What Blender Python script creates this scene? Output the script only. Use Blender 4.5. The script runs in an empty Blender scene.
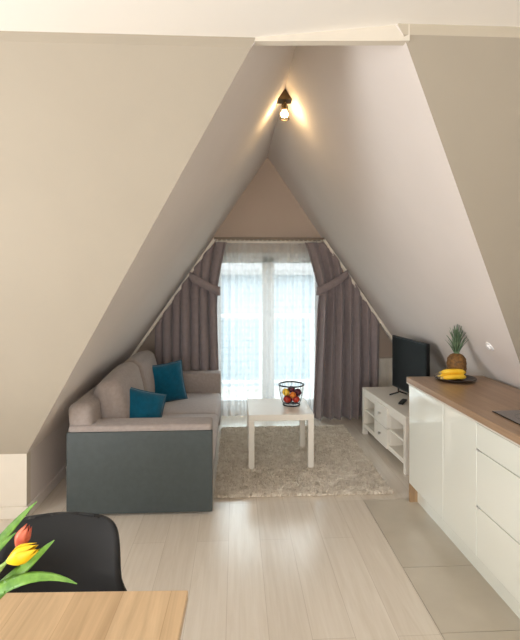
import bpy, bmesh, math, random
from mathutils import Vector, Matrix
random.seed(7)
S = bpy.context.scene
COL = S.collection

# ------------------------------------------------------------------ camera
F = 470.0
TH = math.atan(24 / F)
cd = bpy.data.cameras.new('camera')
cam = bpy.data.objects.new('camera', cd)
COL.objects.link(cam)
cam.location = (0, 0, 1.6)
cam.rotation_euler = (math.pi / 2, 0, -TH)
cd.sensor_fit = 'HORIZONTAL'
cd.sensor_width = 36
cd.lens = F / 520 * 36
cd.shift_y = -40 / 520
cd.clip_start = 0.05
S.camera = cam

# ------------------------------------------------------------------ exposure, world, lights
S.view_settings.view_transform = 'Standard'
S.view_settings.look = 'None'
S.view_settings.gamma = 1
S.view_settings.use_curve_mapping = False
S.view_settings.exposure = 0.31
S.cycles.use_denoising = True
S.cycles.max_bounces = 10
S.cycles.diffuse_bounces = 6
S.cycles.glossy_bounces = 4
S.cycles.transparent_max_bounces = 24
S.cycles.sample_clamp_indirect = 6
S.cycles.caustics_reflective = False
S.cycles.caustics_refractive = False

w = bpy.data.worlds.new('sky')
S.world = w
w.use_nodes = True
w.node_tree.nodes['Background'].inputs[0].default_value = (0.93, 0.97, 1.0, 1)
w.node_tree.nodes['Background'].inputs[1].default_value = 6.0


def area(name, loc, target, sx, sy, energy, color, portal=False):
    l = bpy.data.lights.new(name, 'AREA')
    l.shape = 'RECTANGLE'
    l.size, l.size_y = sx, sy
    l.energy = energy
    l.color = color
    if portal:
        l.cycles.is_portal = True
    o = bpy.data.objects.new(name, l)
    COL.objects.link(o)
    o.location = loc
    o.rotation_euler = (Vector(target) - Vector(loc)).to_track_quat('-Z', 'Y').to_euler()
    return o


# daylight portal in the balcony door, two fill lamps added at the windowless walls behind and left
area('balcony_portal', (0.38, 5.92, 1.0), (0.38, 0, 1.0), 1.4, 2.1, 1, (1, 1, 1), portal=True)
area('added_kitchen_fill', (-0.5, -2.9, 1.35), (-0.2, 3, 1.25), 2.4, 1.6, 105, (0.97, 0.98, 1.0))
area('added_side_fill', (-2.92, 0.8, 1.2), (1.5, 0.8, 1.2), 1.5, 1.4, 68, (0.97, 0.98, 1.0))


# ------------------------------------------------------------------ materials
def lin(c):
    return tuple(((v / 255) / 12.92 if v / 255 <= 0.04045 else ((v / 255 + 0.055) / 1.055) ** 2.4) for v in c) + (1,)


def mat(name, rgb, rough=0.6, metal=0.0, spec=0.5, var=0.0, vscale=8.0, bump=0.0, bscale=60.0, stretch=(1, 1, 1),
        rgb2=None, coat=0.0, sheen=0.0, detail=4.0, lo=0.35, hi=0.65):
    m = bpy.data.materials.new(name)
    m.use_nodes = True
    nt = m.node_tree
    b = nt.nodes['Principled BSDF']
    b.inputs['Roughness'].default_value = rough
    b.inputs['Metallic'].default_value = metal
    b.inputs['Specular IOR Level'].default_value = spec
    b.inputs['Coat Weight'].default_value = coat
    b.inputs['Coat Roughness'].default_value = 0.03
    b.inputs['Coat IOR'].default_value = 1.7
    b.inputs['Sheen Weight'].default_value = sheen
    c1 = lin(rgb)
    tc = nt.nodes.new('ShaderNodeTexCoord')
    mp = nt.nodes.new('ShaderNodeMapping')
    mp.inputs['Scale'].default_value = stretch
    nt.links.new(tc.outputs['Object'], mp.inputs['Vector'])
    n = nt.nodes.new('ShaderNodeTexNoise')
    n.inputs['Scale'].default_value = vscale
    n.inputs['Detail'].default_value = detail
    nt.links.new(mp.outputs['Vector'], n.inputs['Vector'])
    r = nt.nodes.new('ShaderNodeValToRGB')
    r.color_ramp.elements[0].position = lo
    r.color_ramp.elements[1].position = hi
    if rgb2 is not None:
        c2 = lin(rgb2)
    else:
        c2 = tuple(min(1, x * (1 + var)) for x in c1[:3]) + (1,)
        c1 = tuple(x * (1 - var) for x in c1[:3]) + (1,)
    r.color_ramp.elements[0].color = c1
    r.color_ramp.elements[1].color = c2
    nt.links.new(n.outputs['Fac'], r.inputs['Fac'])
    nt.links.new(r.outputs['Color'], b.inputs['Base Color'])
    if bump > 0:
        n2 = nt.nodes.new('ShaderNodeTexNoise')
        n2.inputs['Scale'].default_value = bscale
        n2.inputs['Detail'].default_value = 3
        nt.links.new(mp.outputs['Vector'], n2.inputs['Vector'])
        bp = nt.nodes.new('ShaderNodeBump')
        bp.inputs['Strength'].default_value = bump
        bp.inputs['Distance'].default_value = 0.01
        nt.links.new(n2.outputs['Fac'], bp.inputs['Height'])
        nt.links.new(bp.outputs['Normal'], b.inputs['Normal'])
    return m


def plank_mat(name, rgb, rgb2, gap, width, length, rough, grain=0.25, var_amt=0.5, coat=0.0):
    """boards running along Y"""
    m = bpy.data.materials.new(name)
    m.use_nodes = True
    nt = m.node_tree
    N = nt.nodes.new
    L = nt.links.new
    b = nt.nodes['Principled BSDF']
    tc = N('ShaderNodeTexCoord')
    mp = N('ShaderNodeMapping')
    mp.inputs['Rotation'].default_value = (0, 0, math.pi / 2)
    mp.inputs['Location'].default_value = (0.31, 0.045, 0)
    L(tc.outputs['Object'], mp.inputs['Vector'])
    br = N('ShaderNodeTexBrick')
    br.offset = 0.37
    br.inputs['Scale'].default_value = 1
    br.inputs['Brick Width'].default_value = length
    br.inputs['Row Height'].default_value = width
    br.inputs['Mortar Size'].default_value = 0.0012
    br.inputs['Mortar Smooth'].default_value = 0.3
    br.inputs['Color1'].default_value = lin(rgb)
    br.inputs['Color2'].default_value = lin(rgb2)
    br.inputs['Mortar'].default_value = lin(gap)
    L(mp.outputs['Vector'], br.inputs['Vector'])
    mg = N('ShaderNodeMapping')
    mg.inputs['Scale'].default_value = (22, 1.3, 22)
    L(tc.outputs['Object'], mg.inputs['Vector'])
    ng = N('ShaderNodeTexNoise')
    ng.inputs['Scale'].default_value = 1.6
    ng.inputs['Detail'].default_value = 6
    ng.inputs['Roughness'].default_value = 0.62
    ng.inputs['Distortion'].default_value = 0.6
    L(mg.outputs['Vector'], ng.inputs['Vector'])
    rg = N('ShaderNodeValToRGB')
    rg.color_ramp.elements[0].position = 0.3
    rg.color_ramp.elements[1].position = 0.72
    v = 1 - grain
    rg.color_ramp.elements[0].color = (v, v * 0.97, v * 0.93, 1)
    rg.color_ramp.elements[1].color = (1, 1, 1, 1)
    L(ng.outputs['Fac'], rg.inputs['Fac'])
    mx = N('ShaderNodeMix')
    mx.data_type = 'RGBA'
    mx.blend_type = 'MULTIPLY'
    mx.inputs[0].default_value = 1
    L(br.outputs['Color'], mx.inputs[6])
    L(rg.outputs['Color'], mx.inputs[7])
    L(mx.outputs[2], b.inputs['Base Color'])
    b.inputs['Roughness'].default_value = rough
    b.inputs['Coat Weight'].default_value = coat
    b.inputs['Coat Roughness'].default_value = 0.2
    bp = N('ShaderNodeBump')
    bp.inputs['Strength'].default_value = 0.08
    bp.inputs['Distance'].default_value = 0.003
    L(ng.outputs['Fac'], bp.inputs['Height'])
    L(bp.outputs['Normal'], b.inputs['Normal'])
    return m


def sheer_mat(name, rgb, transp, trans):
    m = bpy.data.materials.new(name)
    m.use_nodes = True
    nt = m.node_tree
    nt.nodes.remove(nt.nodes['Principled BSDF'])
    out = nt.nodes['Material Output']
    N, L = nt.nodes.new, nt.links.new
    tc = N('ShaderNodeTexCoord')
    n = N('ShaderNodeTexNoise')
    n.inputs['Scale'].default_value = 60
    L(tc.outputs['Object'], n.inputs['Vector'])
    mr = N('ShaderNodeMapRange')
    mr.inputs[3].default_value = transp - 0.03
    mr.inputs[4].default_value = transp + 0.03
    L(n.outputs['Fac'], mr.inputs[0])
    df = N('ShaderNodeBsdfDiffuse')
    df.inputs[0].default_value = lin(rgb)
    tl = N('ShaderNodeBsdfTranslucent')
    tl.inputs[0].default_value = lin(rgb)
    tp = N('ShaderNodeBsdfTransparent')
    a = N('ShaderNodeMixShader')
    a.inputs[0].default_value = trans
    L(df.outputs[0], a.inputs[1])
    L(tl.outputs[0], a.inputs[2])
    c = N('ShaderNodeMixShader')
    L(mr.outputs[0], c.inputs[0])
    L(a.outputs[0], c.inputs[1])
    L(tp.outputs[0], c.inputs[2])
    L(c.outputs[0], out.inputs[0])
    return m


def glass_mat(name, tint=(245, 250, 250), refl=0.08):
    m = bpy.data.materials.new(name)
    m.use_nodes = True
    nt = m.node_tree
    nt.nodes.remove(nt.nodes['Principled BSDF'])
    out = nt.nodes['Material Output']
    N, L = nt.nodes.new, nt.links.new
    tp = N('ShaderNodeBsdfTransparent')
    tp.inputs[0].default_value = lin(tint)
    gl = N('ShaderNodeBsdfGlossy')
    gl.inputs['Roughness'].default_value = 0.02
    lw = N('ShaderNodeLayerWeight')
    lw.inputs[0].default_value = refl
    a = N('ShaderNodeMixShader')
    L(lw.outputs['Fresnel'], a.inputs[0])
    L(tp.outputs[0], a.inputs[1])
    L(gl.outputs[0], a.inputs[2])
    L(a.outputs[0], out.inputs[0])
    return m


def emit_mat(name, rgb, strength):
    m = bpy.data.materials.new(name)
    m.use_nodes = True
    b = m.node_tree.nodes['Principled BSDF']
    b.inputs['Emission Color'].default_value = lin(rgb)
    b.inputs['Emission Strength'].default_value = strength
    b.inputs['Base Color'].default_value = lin(rgb)
    return m


M = {}
M['fasciapaint'] = mat('pale_beige_paint', (192, 183, 166), 0.85, var=0.01, spec=0.2)
M['trimpaint'] = mat('cream_paint', (214, 206, 192), 0.85, var=0.01, spec=0.2)
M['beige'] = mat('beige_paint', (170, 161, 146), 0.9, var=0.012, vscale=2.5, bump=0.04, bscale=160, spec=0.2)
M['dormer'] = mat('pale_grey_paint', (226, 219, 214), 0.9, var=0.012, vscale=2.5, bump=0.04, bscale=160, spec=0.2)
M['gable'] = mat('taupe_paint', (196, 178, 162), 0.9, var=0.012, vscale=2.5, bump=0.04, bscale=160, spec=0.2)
M['white_paint'] = mat('white_paint', (246, 243, 237), 0.85, var=0.008, vscale=2, bump=0.03, bscale=160, spec=0.2)
M['trim'] = mat('white_trim', (240, 236, 228), 0.5, var=0.01)
M['floor'] = plank_mat('light_oak_boards', (224, 215, 202), (217, 207, 193), (192, 179, 163), 0.193, 1.29, 0.21, grain=0.12, coat=0.25)
M['tile'] = mat('concrete_tile', (176, 166, 150), 0.32, rgb2=(192, 182, 166), vscale=2.2, detail=6, bump=0.03, bscale=90)
M['grout'] = mat('grout', (140, 130, 116), 0.9, var=0.05)
M['taupe'] = mat('taupe_fabric', (162, 151, 145), 0.95, var=0.06, vscale=40, bump=0.25, bscale=420, sheen=0.2, spec=0.2)
M['seatfab_lit'] = mat('window_lit_taupe_fabric', (192, 184, 182), 0.95, var=0.05, vscale=40, bump=0.25, bscale=420, sheen=0.2, spec=0.2)  # sofa taupe made paler: window light on the seat put into the colour
M['slate'] = mat('slate_leatherette', (70, 77, 77), 0.55, var=0.05, vscale=30, bump=0.12, bscale=320, spec=0.35)
M['teal'] = mat('teal_fabric', (0, 88, 116), 0.9, var=0.1, vscale=30, bump=0.25, bscale=380, sheen=0.25, spec=0.2)
M['chrome'] = mat('brushed_chrome', (200, 200, 198), 0.28, metal=1.0, var=0.02)
M['whitelam'] = mat('white_laminate', (232, 226, 214), 0.38, var=0.01, vscale=3)
M['gloss'] = mat('white_gloss_lacquer', (236, 239, 230), 0.09, var=0.006, vscale=2, coat=1.0, spec=0.7)
M['carcass'] = mat('white_carcass', (214, 210, 200), 0.5, var=0.01)
M['oakend'] = mat('oak_end_panel', (178, 148, 112), 0.55, rgb2=(150, 120, 88), vscale=2, stretch=(14, 14, 1.0), detail=6)
M['worktop'] = plank_mat('oak_worktop', (172, 143, 116), (160, 131, 104), (146, 118, 92), 0.14, 1.1, 0.33, grain=0.3)
M['table'] = plank_mat('oak_tabletop', (222, 192, 154), (212, 180, 141), (198, 166, 128), 0.13, 2.4, 0.42, grain=0.3)
M['black'] = mat('black_plastic', (16, 16, 17), 0.45, spec=0.3, var=0.08, vscale=20)
M['blackshell'] = mat('black_shell', (13, 12, 12), 0.7, var=0.1, vscale=14, bump=0.05, bscale=300, sheen=0.05)
M['screen'] = mat('black_screen', (13, 13, 15), 0.3, var=0.05, vscale=2, spec=0.08)
M['hob'] = mat('black_glass', (22, 20, 19), 0.06, var=0.03, vscale=3, coat=0.5)
M['curtain'] = mat('taupe_curtain', (146, 134, 134), 0.92, var=0.05, vscale=20, bump=0.2, bscale=500, sheen=0.25, spec=0.2)
M['sheer'] = sheer_mat('white_voile', (240, 240, 240), 0.52, 0.66)
M['rail'] = mat('white_rail', (236, 228, 214), 0.4, var=0.02)
M['railwood'] = mat('brown_rail', (122, 104, 84), 0.5, var=0.05)
M['glass'] = glass_mat('window_glass')
M['upvc'] = mat('white_frame', (238, 238, 238), 0.35, var=0.01)
M['rug'] = mat('cream_shag', (214, 203, 187), 0.95, rgb2=(236, 228, 215), vscale=22, detail=5, spec=0.15)
M['rugback'] = mat('rug_backing', (206, 192, 172), 0.95, var=0.1, vscale=60)
M['wire'] = mat('black_wire', (34, 34, 38), 0.4, var=0.05)
M['plate'] = mat('dark_brown_plate', (52, 38, 30), 0.35, var=0.1, vscale=10)
M['banana'] = mat('banana_peel', (238, 186, 34), 0.5, rgb2=(246, 204, 62), vscale=16)
M['bananatip'] = mat('banana_tip', (222, 200, 132), 0.7, rgb2=(150, 120, 60), vscale=40)
M['pine'] = mat('pineapple_skin', (84, 58, 30), 0.7, rgb2=(138, 98, 46), vscale=60, bump=0.3, bscale=90)
M['pineleaf'] = mat('pineapple_leaf', (62, 88, 60), 0.55, rgb2=(122, 146, 112), vscale=14)
M['leaf'] = mat('tulip_leaf', (80, 128, 42), 0.42, rgb2=(122, 166, 66), vscale=3, stretch=(18, 18, 18), lo=0.3, hi=0.7)
M['stem'] = mat('tulip_stem', (150, 180, 96), 0.5, var=0.1)
M['yellow'] = mat('yellow_petal', (246, 190, 8), 0.5, rgb2=(252, 214, 40), vscale=24)
M['red'] = mat('coral_petal', (196, 68, 58), 0.5, rgb2=(222, 128, 92), vscale=24)
M['vase'] = glass_mat('vase_glass', (240, 248, 246), 0.08)
M['beech'] = mat('beech_wood', (198, 158, 112), 0.5, rgb2=(180, 138, 94), vscale=3, stretch=(16, 16, 1), detail=5)
M['brass'] = mat('aged_metal', (90, 76, 58), 0.35, metal=0.9, var=0.1)
M['bulb'] = emit_mat('lit_bulb', (255, 216, 155), 100)
M['applered'] = mat('red_apple_skin', (150, 22, 26), 0.35, rgb2=(196, 60, 40), vscale=12)
M['plum'] = mat('dark_plum_skin', (62, 20, 40), 0.4, rgb2=(96, 34, 52), vscale=10)
M['orange'] = mat('orange_peel', (232, 112, 26), 0.5, rgb2=(240, 140, 40), vscale=20, bump=0.2, bscale=200)
M['lemon'] = mat('yellow_fruit_skin', (240, 190, 40), 0.45, rgb2=(248, 210, 80), vscale=12)
M['fstem'] = mat('fruit_stem', (80, 56, 34), 0.8, var=0.1)
M['concrete'] = mat('balcony_concrete', (160, 156, 150), 0.85, var=0.05, vscale=6)
M['railing'] = mat('white_railing', (236, 238, 240), 0.4, var=0.01)
M['facade'] = mat('grey_blue_siding', (122, 130, 139), 0.8, var=0.04, vscale=3)
M['roof'] = mat('grey_roof', (120, 116, 116), 0.8, var=0.08, vscale=10)
M['grassy'] = mat('lawn', (90, 110, 76), 0.9, var=0.1, vscale=4)
M['radiator'] = mat('white_enamel', (232, 226, 214), 0.35, var=0.01)


# ------------------------------------------------------------------ mesh helpers
def new():
    return bmesh.new()


def box(bm, x0, x1, y0, y1, z0, z1, bev=0.0, seg=2):
    t = bmesh.new()
    bmesh.ops.create_cube(t, size=1)
    for v in t.verts:
        v.co = Vector(((x0 + x1) / 2 + v.co.x * (x1 - x0), (y0 + y1) / 2 + v.co.y * (y1 - y0), (z0 + z1) / 2 + v.co.z * (z1 - z0)))
    if bev > 0:
        bmesh.ops.bevel(t, geom=t.edges[:], offset=bev, segments=seg, profile=0.5, affect='EDGES')
    merge(bm, t)
    return bm


def merge(bm, t, mtx=None):
    if mtx is not None:
        bmesh.ops.transform(t, matrix=mtx, verts=t.verts[:])
    me = bpy.data.meshes.new('tmp')
    t.to_mesh(me)
    bm.from_mesh(me)
    bpy.data.meshes.remove(me)
    t.free()


def tube(bm, pts, r, seg=8, radii=None, caps=True):
    pts = [Vector(p) for p in pts]
    rings = []
    prev = None
    for i, p in enumerate(pts):
        if i == 0:
            d = pts[1] - pts[0]
        elif i == len(pts) - 1:
            d = pts[-1] - pts[-2]
        else:
            d = pts[i + 1] - pts[i - 1]
        d.normalize()
        if prev is None:
            up = Vector((0, 0, 1)) if abs(d.z) < 0.9 else Vector((1, 0, 0))
            a = d.cross(up).normalized()
        else:
            a = (prev - d * prev.dot(d)).normalized()
        prev = a
        b = d.cross(a)
        rr = radii[i] if radii else r
        rings.append([bm.verts.new(p + (a * math.cos(k * 2 * math.pi / seg) + b * math.sin(k * 2 * math.pi / seg)) * rr) for k in range(seg)])
    for i in range(len(rings) - 1):
        for k in range(seg):
            bm.faces.new((rings[i][k], rings[i][(k + 1) % seg], rings[i + 1][(k + 1) % seg], rings[i + 1][k]))
    if caps:
        bm.faces.new(list(reversed(rings[0])))
        bm.faces.new(rings[-1])
    return bm


def ring(bm, c, R, r, seg=32, sec=8):
    c = Vector(c)
    rs = []
    for i in range(seg):
        a = i * 2 * math.pi / seg
        row = []
        for k in range(sec):
            b = k * 2 * math.pi / sec
            row.append(bm.verts.new(c + Vector(((R + r * math.cos(b)) * math.cos(a), (R + r * math.cos(b)) * math.sin(a), r * math.sin(b)))))
        rs.append(row)
    for i in range(seg):
        for k in range(sec):
            bm.faces.new((rs[i][k], rs[(i + 1) % seg][k], rs[(i + 1) % seg][(k + 1) % sec], rs[i][(k + 1) % sec]))


def lathe(bm, prof, seg=28, c=(0, 0, 0)):
    c = Vector(c)
    rows = []
    for r, z in prof:
        if r < 1e-5:
            rows.append([bm.verts.new(c + Vector((0, 0, z)))])
        else:
            rows.append([bm.verts.new(c + Vector((r * math.cos(k * 2 * math.pi / seg), r * math.sin(k * 2 * math.pi / seg), z))) for k in range(seg)])
    for i in range(len(rows) - 1):
        A, B = rows[i], rows[i + 1]
        for k in range(seg):
            k2 = (k + 1) % seg
            if len(A) == 1 and len(B) == 1:
                continue
            if len(A) == 1:
                bm.faces.new((A[0], B[k2], B[k]))
            elif len(B) == 1:
                bm.faces.new((A[k], A[k2], B[0]))
            else:
                bm.faces.new((A[k], A[k2], B[k2], B[k]))
    return bm


def rbox(bm, size, r, mid=9, puff=(0, 0, 0), mtx=None, fn=None):
    """rounded soft box centred on the origin, faces bulging by puff"""
    h = [s / 2 for s in size]

    def axis(hh):
        rr = min(r, hh * 0.98)
        e = [hh - rr + rr * math.sin(t * math.pi / 2 / 4) if False else hh - rr + rr * t / 4 for t in range(5)]
        m = [-(hh - rr) + 2 * (hh - rr) * t / mid for t in range(mid + 1)]
        return [-x for x in reversed(e[1:])] + m + e[1:]
    ax = [axis(h[i]) for i in range(3)]
    t = bmesh.new()
    cache = {}

    def V(i, j, k):
        key = (i, j, k)
        if key in cache:
            return cache[key]
        p = Vector((ax[0][i], ax[1][j], ax[2][k]))
        q = Vector([max(-(h[a] - min(r, h[a] * .98)), min(h[a] - min(r, h[a] * .98), p[a])) for a in range(3)])
        d = p - q
        rr = Vector([min(r, h[a] * .98) for a in range(3)])
        n = Vector([d[a] / rr[a] for a in range(3)])
        if n.length > 1e-6:
            n.normalize()
        co = q + Vector([n[a] * rr[a] for a in range(3)])
        u = [max(-1, min(1, p[a] / h[a])) for a in range(3)]
        for a in range(3):
            b, c = [x for x in range(3) if x != a]
            co[a] += u[a] * puff[a] * (1 - u[b] ** 2) * (1 - u[c] ** 2)
        if fn:
            co = fn(co, u)
        v = t.verts.new(co)
        cache[key] = v
        return v
    n = [len(a) for a in ax]
    for (a, b, c) in ((0, 1, 2), (1, 2, 0), (2, 0, 1)):
        for side in (0, n[a] - 1):
            for i in range(n[b] - 1):
                for j in range(n[c] - 1):
                    q = []
                    for di, dj in ((0, 0), (1, 0), (1, 1), (0, 1)):
                        idx = [0, 0, 0]
                        idx[a], idx[b], idx[c] = side, i + di, j + dj
                        q.append(V(*idx))
                    if side == 0:
                        q.reverse()
                    t.faces.new(q)
    merge(bm, t, mtx)
    return bm


def slab(bm, pts, n):
    """polygon pts extruded by vector n"""
    n = Vector(n)
    a = [bm.verts.new(Vector(p)) for p in pts]
    b = [bm.verts.new(Vector(p) + n) for p in pts]
    bm.faces.new(a)
    bm.faces.new(list(reversed(b)))
    for i in range(len(a)):
        j = (i + 1) % len(a)
        bm.faces.new((a[j], a[i], b[i], b[j]))
    return bm


def obj(name, bm, m, parent=None, smooth=False, world=False, autos=None):
    bmesh.ops.recalc_face_normals(bm, faces=bm.faces[:])
    me = bpy.data.meshes.new(name)
    if world and parent is not None:
        top = parent
        off = Vector((0, 0, 0))
        while top is not None:
            off += top.location
            top = top.parent
        bmesh.ops.translate(bm, vec=-off, verts=bm.verts[:])
    bm.to_mesh(me)
    bm.free()
    me.materials.append(m)
    if smooth or autos:
        for p in me.polygons:
            p.use_smooth = True
        if autos:
            me.set_sharp_from_angle(angle=math.radians(autos))
    o = bpy.data.objects.new(name, me)
    COL.objects.link(o)
    if parent is not None:
        o.parent = parent
    return o


def tag(o, label, cat, group=None):
    o['label'] = label
    o['category'] = cat
    if group:
        o['group'] = group
    return o


def thing(name, label, cat, loc=(0, 0, 0), rz=0.0, group=None):
    o = bpy.data.objects.new(name, None)
    o.empty_display_size = 0.1
    COL.objects.link(o)
    o.location = loc
    o.rotation_euler = (0, 0, rz)
    return tag(o, label, cat, group)


def struct(name, bm, m, parent=None, smooth=False):
    o = obj(name, bm, m, parent, smooth)
    if parent is None:
        o['kind'] = 'structure'
    return o


# ------------------------------------------------------------------ the room shell
AX, AZ, SL = 0.376, 3.07, 1.48          # dormer ridge and slope
YB = 5.6                                # back wall
KZ = 0.43                               # knee wall height
ZF, ZC = 2.61, 2.655                    # fascia bottom, ceiling
XW0, XW1 = -3.0, 2.3


def lx(z):
    return AX - (AZ - z) / SL


def rx(z):
    return AX + (AZ - z) / SL


def ly(z):
    return 3.24 - (z - KZ) * 0.549


def ry(z):
    return 3.124 - (z - KZ) * 0.561


# floor: oak boards with a tiled kitchen strip
bm = new()
TX, TY = 0.925, 3.38
slab(bm, [(XW0, -3, 0), (TX, -3, 0), (TX, TY, 0), (XW1, TY, 0), (XW1, YB + 0.3, 0), (XW0, YB + 0.3, 0)], (0, 0, -0.12))
struct('floor', bm, M['floor'])
bm = new()
ys = [TY, 2.571, 2.084, 1.6, 1.11, 0.62, 0.13, -0.36, -0.85, -1.34, -1.83, -2.32, -3.0]
for a, b in zip(ys[1:], ys[:-1]):
    box(bm, TX + 0.003, 1.9, a + 0.002, b - 0.002, -0.12, 0.0005)
    box(bm, 1.905, XW1, a + 0.002, b - 0.002, -0.12, 0.0005)
t = struct('floor_tiles', bm, M['tile'])
bm = new()
box(bm, TX, XW1, -3, TY, -0.13, -0.002)
struct('floor_grout', bm, M['grout'])

# main roof slopes (beige) either side of the dormer
bm = new()
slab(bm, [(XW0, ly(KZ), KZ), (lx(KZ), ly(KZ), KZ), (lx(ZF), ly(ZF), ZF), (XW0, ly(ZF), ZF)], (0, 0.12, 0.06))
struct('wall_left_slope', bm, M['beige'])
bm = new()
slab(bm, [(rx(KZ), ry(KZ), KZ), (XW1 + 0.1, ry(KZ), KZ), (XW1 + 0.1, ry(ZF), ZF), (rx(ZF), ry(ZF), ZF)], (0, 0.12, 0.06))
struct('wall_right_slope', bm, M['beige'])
# fascia strips
bm = new()
slab(bm, [(XW0, ly(ZF), ZF), (lx(ZF), ly(ZF), ZF), (lx(ZC), ly(ZF), ZC + 0.02), (XW0, ly(ZF), ZC + 0.02)], (0, 0.05, 0))
struct('trim_1', bm, M['beige'])
bm = new()
slab(bm, [(rx(ZF), ry(ZF), ZF), (XW1, ry(ZF), ZF), (XW1, ry(ZF), ZC + 0.02), (rx(ZC), ry(ZF), ZC + 0.02)], (0, 0.05, 0))
struct('trim_2', bm, M['fasciapaint'])
bm = new()
slab(bm, [(lx(2.64) - .01, 2.045, 2.64), (rx(2.585) + .01, 1.90, 2.585), (rx(2.585) + .01, 1.90, ZC + .02), (lx(2.64) - .01, 2.045, ZC + .02)], (0, 0.04, 0))
struct('trim_3', bm, M['trimpaint'])
# dormer slopes
nl = Vector((-SL, 0, 1)).normalized() * 0.1
nr = Vector((SL, 0, 1)).normalized() * 0.1
YC = 2.085
bm = new()
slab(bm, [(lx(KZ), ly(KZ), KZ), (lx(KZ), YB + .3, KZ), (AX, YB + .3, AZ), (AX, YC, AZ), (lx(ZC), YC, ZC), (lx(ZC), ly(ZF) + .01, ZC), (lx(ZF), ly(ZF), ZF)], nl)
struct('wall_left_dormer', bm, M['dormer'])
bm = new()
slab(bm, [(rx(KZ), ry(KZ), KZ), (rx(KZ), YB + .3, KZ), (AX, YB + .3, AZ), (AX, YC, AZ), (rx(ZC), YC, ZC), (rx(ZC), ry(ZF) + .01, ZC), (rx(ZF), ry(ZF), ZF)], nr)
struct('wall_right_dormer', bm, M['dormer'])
# knee walls
bm = new()
box(bm, lx(KZ) - 0.1, lx(KZ), 3.30, YB + .3, 0, KZ + 0.02)
struct('wall_left_knee', bm, M['dormer'])
bm = new()
box(bm, rx(KZ), rx(KZ) + 0.1, 3.24, YB + .3, 0, KZ + 0.02)
struct('wall_right_knee', bm, M['dormer'])
bm = new()
box(bm, XW0, lx(KZ), 3.24, 3.301, 0, KZ)
struct('wall_left_front', bm, M['trimpaint'])
bm = new()
box(bm, rx(KZ), XW1, 3.124, 3.24, 0, KZ)
struct('wall_right_front', bm, M['white_paint'])
# flat ceiling, its edge reaching a little way into the dormer
bm = new()
slab(bm, [(XW0, -3, ZC), (XW1, -3, ZC), (XW1, ry(ZF) + .02, ZC), (rx(ZC), ry(ZF) + .02, ZC), (rx(ZC), YC - .03, ZC), (lx(ZC), YC, ZC), (lx(ZC), ly(ZF) + .02, ZC), (XW0, ly(ZF) + .02, ZC)], (0, 0, 0.1))
struct('ceiling', bm, M['white_paint'])
bm = new()
slab(bm, [(lx(ZC) - .1, YC - 0.1, ZC + .02), (rx(ZC) + .1, YC - 0.1, ZC + .02), (AX, YC - 0.1, AZ + .12)], (0, 0.08, 0))
struct('wall_dormer_end', bm, M['white_paint'])
# outer walls of the kitchen
bm = new()
box(bm, XW0 - .1, XW0, -3, 3.4, 0, ZC + .1)
struct('wall_left', bm, M['beige'])
bm = new()
box(bm, XW1, XW1 + .1, -3, 3.24, 0, ZC + .1)
struct('wall_right', bm, M['beige'])
bm = new()
box(bm, XW0, XW1, -3.1, -3, 0, ZC + .1)
struct('wall_back', bm, M['beige'])
# far gable wall with the balcony door opening
WX0, WX1, WZ0, WZ1 = -0.30, 1.075, 0.03, 1.93
bm = new()
box(bm, lx(KZ) - .1, WX0, YB, YB + .3, 0, 2.2)
box(bm, WX1, rx(KZ) + .1, YB, YB + .3, 0, 2.2)
box(bm, WX0, WX1, YB, YB + .3, WZ1, 2.2)
box(bm, WX0, WX1, YB, YB + .3, 0, WZ0)
slab(bm, [(lx(2.2) - .2, YB, 2.2), (rx(2.2) + .2, YB, 2.2), (AX, YB, AZ + .3)], (0, 0.3, 0))
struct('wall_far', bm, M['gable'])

# skirting boards
bm = new()
box(bm, lx(KZ) - 0.002, lx(KZ) + 0.016, 3.224, YB, 0, 0.075, 0.004)
struct('baseboard_left', bm, M['dormer'])
bm = new()
box(bm, XW0, lx(KZ) + 0.016, 3.224, 3.242, 0, 0.08, 0.004)
struct('baseboard_front', bm, M['trimpaint'])
bm = new()
box(bm, rx(KZ) - 0.016, rx(KZ) + .002, 3.4, YB, 0, 0.075, 0.004)
struct('baseboard_right', bm, M['trim'])
bm = new()
box(bm, -1.38, WX0, YB - 0.016, YB + .002, 0, 0.075, 0.004)
box(bm, WX1, rx(KZ), YB - 0.016, YB + .002, 0, 0.075, 0.004)
struct('baseboard_far', bm, M['trim'])

# balcony door (two leaves)
win = new()
y0, y1 = 5.68, 5.75
fw = 0.05
box(win, WX0, WX0 + fw, y0, y1, WZ0, WZ1, .006)
box(win, WX1 - fw, WX1, y0, y1, WZ0, WZ1, .006)
box(win, WX0, WX1, y0, y1, WZ1 - fw, WZ1, .006)
box(win, WX0, WX1, y0, y1, WZ0, WZ0 + fw, .006)
wo = struct('window_1', win, M['upvc'])
cx = (WX0 + WX1) / 2
for (a, b) in ((WX0 + fw, cx), (cx, WX1 - fw)):
    bm = new()
    lw = 0.072
    a2, b2 = a + .002, b - .002
    za, zb = WZ0 + fw + .002, WZ1 - fw - .002
    box(bm, a2, a2 + lw, y0 - .02, y1 - .01, za, zb, .006)
    box(bm, b2 - lw, b2, y0 - .02, y1 - .01, za, zb, .006)
    box(bm, a2, b2, y0 - .02, y1 - .01, zb - lw, zb, .006)
    box(bm, a2, b2, y0 - .02, y1 - .01, za, za + lw, .006)
    leaf = obj('window_leaf', bm, M['upvc'], wo)
    bm = new()
    box(bm, a2 + lw - .005, b2 - lw + .005, y0 + .01, y0 + .022, za + lw - .005, zb - lw + .005)
    obj('glass_pane', bm, M['glass'], leaf)
bm = new()
box(bm, cx + 0.025, cx + 0.05, y0 - .032, y0 - .02, 0.95, 1.08, .004)
tube(bm, [(cx + .037, y0 - .03, 1.03), (cx + .037, y0 - .06, 1.03), (cx + .037, y0 - .065, .93)], .009)
obj('handle', bm, M['upvc'], wo, autos=40)

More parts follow.
